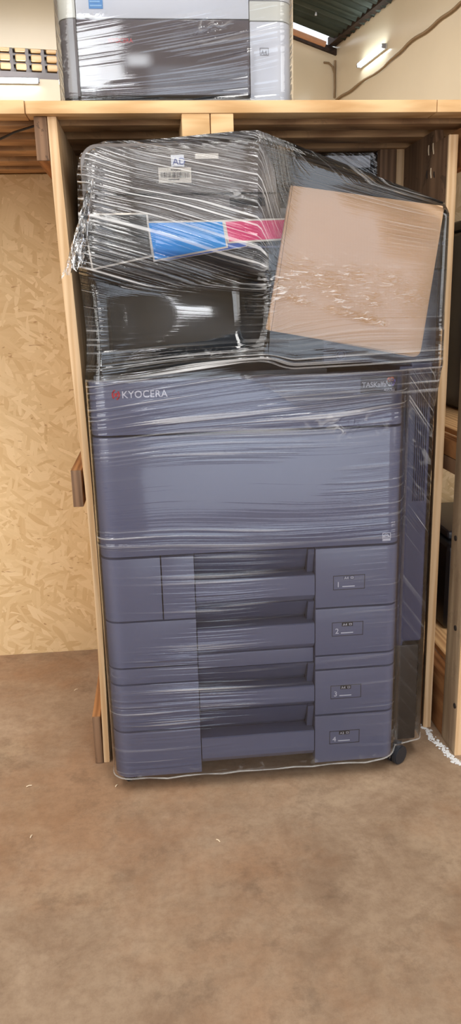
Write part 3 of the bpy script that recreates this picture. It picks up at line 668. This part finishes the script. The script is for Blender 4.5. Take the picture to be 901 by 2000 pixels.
def wr_low(p, d):
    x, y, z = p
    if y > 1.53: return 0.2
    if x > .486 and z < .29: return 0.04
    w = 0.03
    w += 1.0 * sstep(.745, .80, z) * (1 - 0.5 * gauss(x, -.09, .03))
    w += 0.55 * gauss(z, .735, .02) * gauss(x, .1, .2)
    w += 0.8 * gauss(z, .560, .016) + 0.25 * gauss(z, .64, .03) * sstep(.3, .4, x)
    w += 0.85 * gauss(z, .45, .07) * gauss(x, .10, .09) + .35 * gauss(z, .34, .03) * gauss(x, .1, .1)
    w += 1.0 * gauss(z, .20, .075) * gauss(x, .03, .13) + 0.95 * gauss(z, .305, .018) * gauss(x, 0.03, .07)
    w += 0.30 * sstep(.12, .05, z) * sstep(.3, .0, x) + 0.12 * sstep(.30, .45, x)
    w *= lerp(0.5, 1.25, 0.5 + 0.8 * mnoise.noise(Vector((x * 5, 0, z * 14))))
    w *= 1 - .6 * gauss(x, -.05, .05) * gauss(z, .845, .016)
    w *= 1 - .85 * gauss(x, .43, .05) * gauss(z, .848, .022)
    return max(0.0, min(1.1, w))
def cr_low(p, d):
    x, y, z = p
    c = 0.55 * gauss(x, .36, .07) * gauss(z, .775, .022) + 0.10 * gauss(z, .045, .010) + 0.25 * gauss(x, -.12, .02) * gauss(z, .26, .02)
    if x > .49: c += 0.25 * sstep(.55, .75, z)
    return c * max(0, 0.6 + 0.9 * mnoise.noise(Vector((x * 18, 3, z * 18))))
def low_uv(p, d):
    x, y, z = p
    tilt = 0.05 * gauss(z, .83, .05) * (x) + 0.06 * mnoise.noise(Vector((x * 2.5, 1, z * 4))) * .35
    if x > .49 and y > 1.47: return (z * .8, d * .9 + z * .7)
    return (d, z - tilt)
low_z = lambda x, y, d, t: (x, y - (0.0010 * mnoise.noise(Vector((x * 3, 0, t * 7))) if y < 1.46 else 0), lerp(.034 + .012 * sstep(.43, .50, x), .874, t))
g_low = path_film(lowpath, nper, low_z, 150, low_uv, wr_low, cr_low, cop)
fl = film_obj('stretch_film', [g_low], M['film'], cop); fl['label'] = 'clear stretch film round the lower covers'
# rolled hem at the bottom
hem = [(x, y, .0345 + .0016 * math.sin(x * 40)) for x, y in lowpath[1:9]] + [(lerp(lowpath[8][0], lowpath[9][0], k / 14), YF - OFF + .0015 * math.sin(k * 1.9), .033 + .0020 * math.sin(k * 2.3) ) for k in range(1, 14)] + [(x, y, .034 + .012 * sstep(.43, .50, x)) for x, y in lowpath[9:]]
MB().tube(hem, .0017, 6).build('film_hem', M['tape'], fl)

# upper film: stretched from the feeder over leaflet, output bay and cardboard
ztop = lambda x: interp([(-.2, 1.291), (-.05, 1.291), (.195, 1.2915), (.545, 1.166), (.7, 1.163)], x)
def front_y(x, z):
    base = interp([(.80, YF - .0075), (.868, YF - .0070), (.90, 1.4545), (.95, 1.468), (1.0, 1.481), (1.03, 1.4875), (1.045, 1.4885), (1.058, 1.4840), (1.07, 1.4765), (1.10, 1.472), (1.2, 1.484), (1.30, 1.490)], z)
    x0 = .018 - 11 * (z - .985) ** 2
    base -= 0.75 * max(-.06, x - x0) ** 2 * sstep(.87, .93, z) * sstep(1.08, 1.03, z) * (1 if x > x0 else .5)
    base -= 0.012 * gauss(x, -.11, .03) * sstep(.86, .9, z) * 0.4
    top = ztop(x)
    inb = sstep(lerp(.155, -.04, sstep(1.04, 1.12, z)), .210, x) * max(0, min(1, (z - .800) / (interp([(.2, .945), (.48, .893)], x) - .800)))
    yb = 1.4125
    y = lerp(base, yb, inb)
    # rounding over towards the top edge
    k = sstep(top - .03, top, z); y += 0.022 * k * k
    return y
def uv_up(p):
    x, y, z = p
    g = interp([(.86, .04), (.90, .10), (.95, .06), (.99, -.12), (1.04, -.32), (1.10, -.30), (1.18, -.24), (1.25, -.30), (1.3, -.36)], z)
    g = lerp(g, interp([(.86, .04), (.93, .05), (.97, .06), (1.05, -.3), (1.2, -1.15)], z), sstep(.19, .26, x))
    v = z - g * (x + .13) + 0.012 * mnoise.noise(Vector((x * 4, z * 6, 2)))
    return (x * 1.0, v)
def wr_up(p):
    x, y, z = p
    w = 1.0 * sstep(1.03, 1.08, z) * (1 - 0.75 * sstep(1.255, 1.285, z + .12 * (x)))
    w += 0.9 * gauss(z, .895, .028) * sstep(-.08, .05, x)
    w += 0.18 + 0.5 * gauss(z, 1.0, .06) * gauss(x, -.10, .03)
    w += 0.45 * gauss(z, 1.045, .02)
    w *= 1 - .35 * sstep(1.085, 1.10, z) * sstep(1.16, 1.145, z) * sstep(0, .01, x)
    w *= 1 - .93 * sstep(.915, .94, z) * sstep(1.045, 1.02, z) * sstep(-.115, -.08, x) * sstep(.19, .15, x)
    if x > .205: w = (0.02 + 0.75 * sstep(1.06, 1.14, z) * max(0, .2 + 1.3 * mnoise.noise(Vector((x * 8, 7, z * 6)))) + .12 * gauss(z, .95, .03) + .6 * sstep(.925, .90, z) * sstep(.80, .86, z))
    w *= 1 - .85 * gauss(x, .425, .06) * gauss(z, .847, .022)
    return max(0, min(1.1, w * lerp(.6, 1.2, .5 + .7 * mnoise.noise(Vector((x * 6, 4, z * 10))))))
def cr_up(p):
    x, y, z = p
    c = 0.45 * gauss(x, -.095, .035) * gauss(z, 1.2, .07) + .9 * gauss(x, .215, .022) * gauss(z, 1.045, .05) + 1.0 * gauss(x, .34, .10) * gauss(z, 1.035 - .18 * (x - .33), .032) + .9 * sstep(.22, .26, x) * sstep(.45, .40, x) * gauss(z, 1.012 - .30 * (x - .25), .006)
    c += .35 * gauss(x, .17, .05) * gauss(z, 1.185, .015) + .25 * gauss(x, .06, .12) * gauss(z, .915, .008)
    return c * max(0, .7 + 1.0 * mnoise.noise(Vector((x * 22, 5, z * 22))))
NX, NZ = 96, 96
rows, U, A, C_ = [], [], [], []
for i in range(NZ + 1):
    t = i / NZ; r_, u_, a_, c_ = [], [], [], []
    for j in range(NX + 1):
        s_ = j / NX; x0_ = interp([(.86, -.1335), (.90, -.128), (.95, -.126), (1.08, -.134), (1.15, -.127), (1.24, -.124), (1.27, -.116), (1.29, -.09)], lerp(.86, 1.291, t))
        x1_ = lerp(.552, .548, t); x = lerp(x0_, x1_, s_)
        z = lerp(lerp(.868, .802, sstep(.16, .3, x)), ztop(x), t); p = (x, front_y(x, z), z)
        # round the left and right ends back
        e = sstep(.03, 0, x - x0_); p = (x, p[1] + .03 * e * e + (0.09 * sstep(.533, .552, x) * (1 if z > .95 else .6)), z)
        r_.append(p); u_.append(uv_up(p)); a_.append(wr_up(p)); c_.append(cr_up(p))
    rows.append(r_); U.append(u_); A.append(a_); C_.append(c_)
g1 = film_grid('f', rows, U, A, C_, None, cop)
def strip(edge_pts, back_fun, n, uvf, w, c):
    rows, U, A, C2 = [], [], [], []
    for i in range(n + 1):
        t = i / n; rr = [tuple(Vector(p).lerp(Vector(back_fun(p)), t)) for p in edge_pts]
        rows.append(rr); U.append([uvf(p) for p in rr]); A.append([w] * len(rr)); C2.append([c] * len(rr))
    return film_grid('f', rows, U, A, C2, None, cop)
top_edge = rows[-1]
g2 = strip(top_edge, lambda p: (p[0], 1.915, p[2] + .002), 14, lambda p: (p[0], p[1] * .8 + p[0] * .3), .6, 0.0)
left_edge = [r_[0] for r_ in rows]
g3 = strip(left_edge, lambda p: (p[0] + .002, 1.96, p[2]), 14, lambda p: (p[1], p[2] - .3 * p[1]), .7, .12)
right_edge = [r_[-1] for r_ in rows]
g4 = strip(right_edge, lambda p: (p[0] + .008, 1.96, p[2]), 10, lambda p: (p[1], p[2]), .6, .1)
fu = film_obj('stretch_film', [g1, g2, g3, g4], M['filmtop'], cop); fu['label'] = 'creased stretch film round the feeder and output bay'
# loose gathered tail of film at the left
rows, U, A, C_ = [], [], [], []
for i in range(29):
    t = i / 28; wd = lerp(.010, .042, t ** 1.2); cx_ = lerp(-.098, -.140, t); zc = lerp(1.215, 1.070, t)
    rr = []
    for j in range(17):
        s_ = j / 16 - .5
        rr.append((cx_ + s_ * wd + .003 * math.sin(j * 1.7 + i * .4), 1.476 + .008 * math.sin(j * 2.1 + i * .25) + .006 * s_, zc + .02 * s_ - .006 * math.cos(j * 1.3) * t))
    rows.append(rr); U.append([(p[2], p[0] * 1.4) for p in rr]); A.append([1.0] * 17); C_.append([.35] * 17)
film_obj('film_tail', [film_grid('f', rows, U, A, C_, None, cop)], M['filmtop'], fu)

# ------------------------------------------------------------------ printer on top of the rack
DZ = 1.3675
tp = thing('desktop_printer', 'white and grey printer wrapped in film standing on top of the rack', 'printer', (0.07, 1.8, DZ))
TY = 1.615
def rrect(x0, x1, y0, y1, r, n=6): return arc(x0 + r, y0 + r, r, 180, 270, n) + arc(x1 - r, y0 + r, r, 270, 360, n) + arc(x1 - r, y1 - r, r, 0, 90, n) + arc(x0 + r, y1 - r, r, 90, 180, n)
MB().prism(rrect(-0.138, 0.276, TY + .02, 2.03, .02), DZ + .012, 1.70, 'Z', .004).build('body', M['lilac'], tp)
MB().box(-0.128, 0.275, TY + .012, 2.0, DZ + .0005, DZ + .0125, .002).build('base', M['black'], tp)
MB().prism(slab_pts(0, 0) if False else [(-0.1475, TY + .12), (-0.1475, TY + .03)] + arc(-0.1185, TY + .029, .029, 180, 270) + [(-0.1150, TY), (-0.1150, TY + .12)], DZ + .02, 1.517, 'Z', .001).build('left_column', M['p_col'], tp)
b = MB(); b.prism([(-0.1140, TY + .04), (-0.1140, TY + .001), (0.2060, TY + .001), (0.2060, TY + .04)], DZ + .022, 1.517, 'Z', .002); fp = b.build('front_panel', M['p_front'], tp)
text('brand_lettering', 'KYOCERA', -0.058, 1.478, TY + .0005, .0105, M['redmark'], fp, .0002, sx=.95)
MB().box(-0.128, 0.2062, TY + .014, TY + .05, DZ + .0128, DZ + .0218, .001).build('cassette_gap', M['black'], tp)
rc = MB(); rc.prism([(0.2070, TY + .12), (0.2070, TY)] + arc(0.258, TY + .030, .030, 270, 360) + [(0.288, TY + .12)], DZ + .003, 1.5140, 'Z', .0015); rco = rc.build('right_column', M['lilac'], tp)
rc = MB(); rc.prism([(0.2070, TY + .12), (0.2070, TY)] + arc(0.258, TY + .030, .030, 270, 360) + [(0.288, TY + .12)], 1.5155, 1.5480, 'Z', .0015); rc.build('corner_cover', M['offwhite'], tp)
rc = MB(); rc.prism([(0.2070, TY + .12), (0.2070, TY)] + arc(0.258, TY + .030, .030, 270, 360) + [(0.288, TY + .12)], 1.5495, 1.66, 'Z', .0015); rc.build('control_block', M['lilac'], tp)
b = MB(); frame_bars(b, 0.2255, 0.2425, 1.4570, 1.4700, TY + .0003, .0012, .0010); b.build('size_frame', M['greymark'], rco)
text('size_mark', 'A4', 0.2275, 1.4585, TY - .0006, .0100, M['greymark'], rco, .0003, bold=.0002)
MB().prism([(-0.1140, TY + .12), (-0.1140, TY + .002), (0.2060, TY + .002), (0.2060, TY + .12)], 1.5185, 1.66, 'Z', .002).build('top_cover', M['lilac'], tp)
MB().prism([(-0.1490, TY + .12), (-0.1490, TY + .03)] + arc(-0.1190, TY + .030, .030, 180, 270) + [(-0.1150, TY), (-0.1150, TY + .12)], 1.5185, 1.66, 'Z', .001).build('top_corner', M['offwhite'], tp)
MB().prism(rrect(-0.145, 0.284, TY + .004, 2.03, .025), 1.661, 1.70, 'Z', .006).build('lid', M['white'], tp)
st = MB().box(-0.0895, -0.0640, TY + .0005, TY + .0022, 1.5335, 1.5680).build('sticker', M['stickerblue'], tp, label='small blue sticker')
b = MB()
for k in range(4): b.box(-0.0875, -0.066 - .003 * (k % 2), TY - .0001, TY + .0006, 1.5370 + k * .0065, 1.5395 + k * .0065)
b.build('sticker_print', M['stickerpale'], st)
tpath = [(-0.156, 1.98), (-0.156, TY + .05)] + arc(-0.1185, TY + .03, .0375, 180, 270, 6) + arc(0.257, TY + .03, .0375, 270, 360, 6) + [(0.2945, 1.98)]
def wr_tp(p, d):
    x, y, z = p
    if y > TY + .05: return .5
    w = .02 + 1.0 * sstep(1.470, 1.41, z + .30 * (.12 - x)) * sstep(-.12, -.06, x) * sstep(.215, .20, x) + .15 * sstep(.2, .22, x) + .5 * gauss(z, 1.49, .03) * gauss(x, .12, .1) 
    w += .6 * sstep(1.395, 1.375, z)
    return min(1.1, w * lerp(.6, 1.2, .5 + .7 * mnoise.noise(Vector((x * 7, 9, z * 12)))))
def cr_tp(p, d):
    x, y, z = p
    return (.35 * gauss(x, -.15, .012) + .4 * gauss(x, .13, .05) * gauss(z, 1.50, .02) + .5 * gauss(x, -.09, .03) * gauss(z, 1.524, .006)) * max(0, .6 + mnoise.noise(Vector((x * 20, 2, z * 20))))
def uv_tp(p, d):
    x, y, z = p
    g = interp([(1.37, .02), (1.41, .07), (1.46, .14), (1.52, .17)], z); return (d, z - g * (x + .1))
gt = path_film(tpath, [6, 2] + [1] * 6 + [60] + [1] * 6 + [8], lambda x, y, d, t: (x, y - .0008 * mnoise.noise(Vector((x * 4, 1, t * 5))), lerp(DZ + .002, 1.705, t)), 70, uv_tp, wr_tp, cr_tp, tp)
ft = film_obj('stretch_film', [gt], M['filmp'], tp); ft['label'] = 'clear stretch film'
hem = [(x, y, DZ + .004 + .001 * math.sin(x * 70)) for x, y in tpath]
MB().tube(hem, .0022, 6).build('film_hem', M['tape'], ft)

# ------------------------------------------------------------------ things stowed on the copier behind the feeder tray
kc = thing('cardboard_box', 'crushed brown cardboard lying on the copier behind the feeder tray', 'cardboard', (0.46, 2.0, 1.1775))
b = bmesh.new(); nx, ny = 26, 10; g = []
for i in range(nx + 1):
    row = []
    for j in range(ny + 1):
        x = .33 + .24 * i / nx; y = 1.93 + .10 * j / ny
        z = 1.246 + .006 * math.sin(i * .5) + .010 * j / ny + .007 * mnoise.noise(Vector((x * 22, y * 22, 1)))
        row.append(b.verts.new((x, y, z)))
    g.append(row)
for i in range(nx):
    for j in range(ny): b.faces.new((g[i][j], g[i + 1][j], g[i + 1][j + 1], g[i][j + 1]))
bmesh.ops.solidify(b, geom=b.faces[:], thickness=.004)
mb = MB(); mb.merge(b); mb.build('flap', M['card'], kc)
MB().prism([(.335, 1.178), (.565, 1.178), (.570, 1.243), (.50, 1.247), (.42, 1.240), (.33, 1.244)], 1.932, 2.03, 'Y', .003).build('box_body', M['card'], kc)
pk = thing('wrapped_unit', 'dark film wrapped unit with a white front strip, under the slats', 'package', (0.45, 1.99, 1.262))
MB().box(.335, .566, 1.928, 2.04, 1.2655, 1.3385, .008, 3).build('body', M['black'], pk)
MB().box(.337, .529, 1.9245, 1.9285, 1.3085, 1.3350, .001).build('white_strip', M['white'], pk, label='white front strip')
pp = [(.330, 2.03), (.330, 1.921), (.535, 1.921), (.569, 1.925), (.571, 2.03)]
gp = path_film(pp, [4, 24, 10, 6], lambda x, y, d, t: (x, y - .003 * mnoise.noise(Vector((x * 40, 0, t * 4))), lerp(1.264, 1.3400, t)), 16, lambda p, d: (d, p[2] + .6 * p[0]), lambda p, d: .6, lambda p, d: .9 * sstep(.52, .535, p[0]), pk)
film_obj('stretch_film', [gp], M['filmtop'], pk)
# white chalky line on the floor beside the right rack board
b = bmesh.new(); pl = [(0.575, 1.70), (0.598, 1.672), (0.607, 1.61), (0.606, 1.56), (0.617, 1.52), (0.624, 1.478), (0.632, 1.452), (0.66, 1.40)]
rnd = random.Random(3)
for (a, c) in zip(pl, pl[1:]):
    for k in range(60):
        t = rnd.random(); x = lerp(a[0], c[0], t) + rnd.gauss(0, .0045); y = lerp(a[1], c[1], t) + rnd.gauss(0, .004)
        r_ = rnd.choice([rnd.uniform(.0008, .0025), rnd.uniform(.0008, .0025), rnd.uniform(.0025, .005)]); n = 7
        top = b.verts.new((x, y, .0022)); ring = [b.verts.new((x + r_ * rnd.uniform(.6, 1.2) * math.cos(q * 2 * PI / n), y + r_ * rnd.uniform(.6, 1.5) * math.sin(q * 2 * PI / n), .0006)) for q in range(n)]
        for q in range(n): b.faces.new((top, ring[q], ring[(q + 1) % n]))
mb = MB(); mb.merge(b)
tag(mb.build('chalk_powder', M['white_line']), 'crumbly white powder line on the floor at the foot of the right rack board', 'powder', kind='stuff')
# a few wood shavings on the concrete
for (x, y, a, l) in ((-0.32, 1.50, 20, .012), (0.075, 1.27, 130, .010), (-0.13, 1.475, 60, .008), (-0.29, 1.33, 75, .009), (-.26, 1.93, 40, .011)):
    d = Vector((math.cos(R(a)), math.sin(R(a)), 0)) * l
    o = MB().tube([Vector((x, y, .0016)) - d * .5, Vector((x, y, .0032)), Vector((x, y, .0016)) + d * .5], .0012, 5).build('wood_shaving', M['splinter'])
    tag(o, 'tiny pale wood shaving on the brown concrete floor', 'shaving', 'wood shavings on the floor')
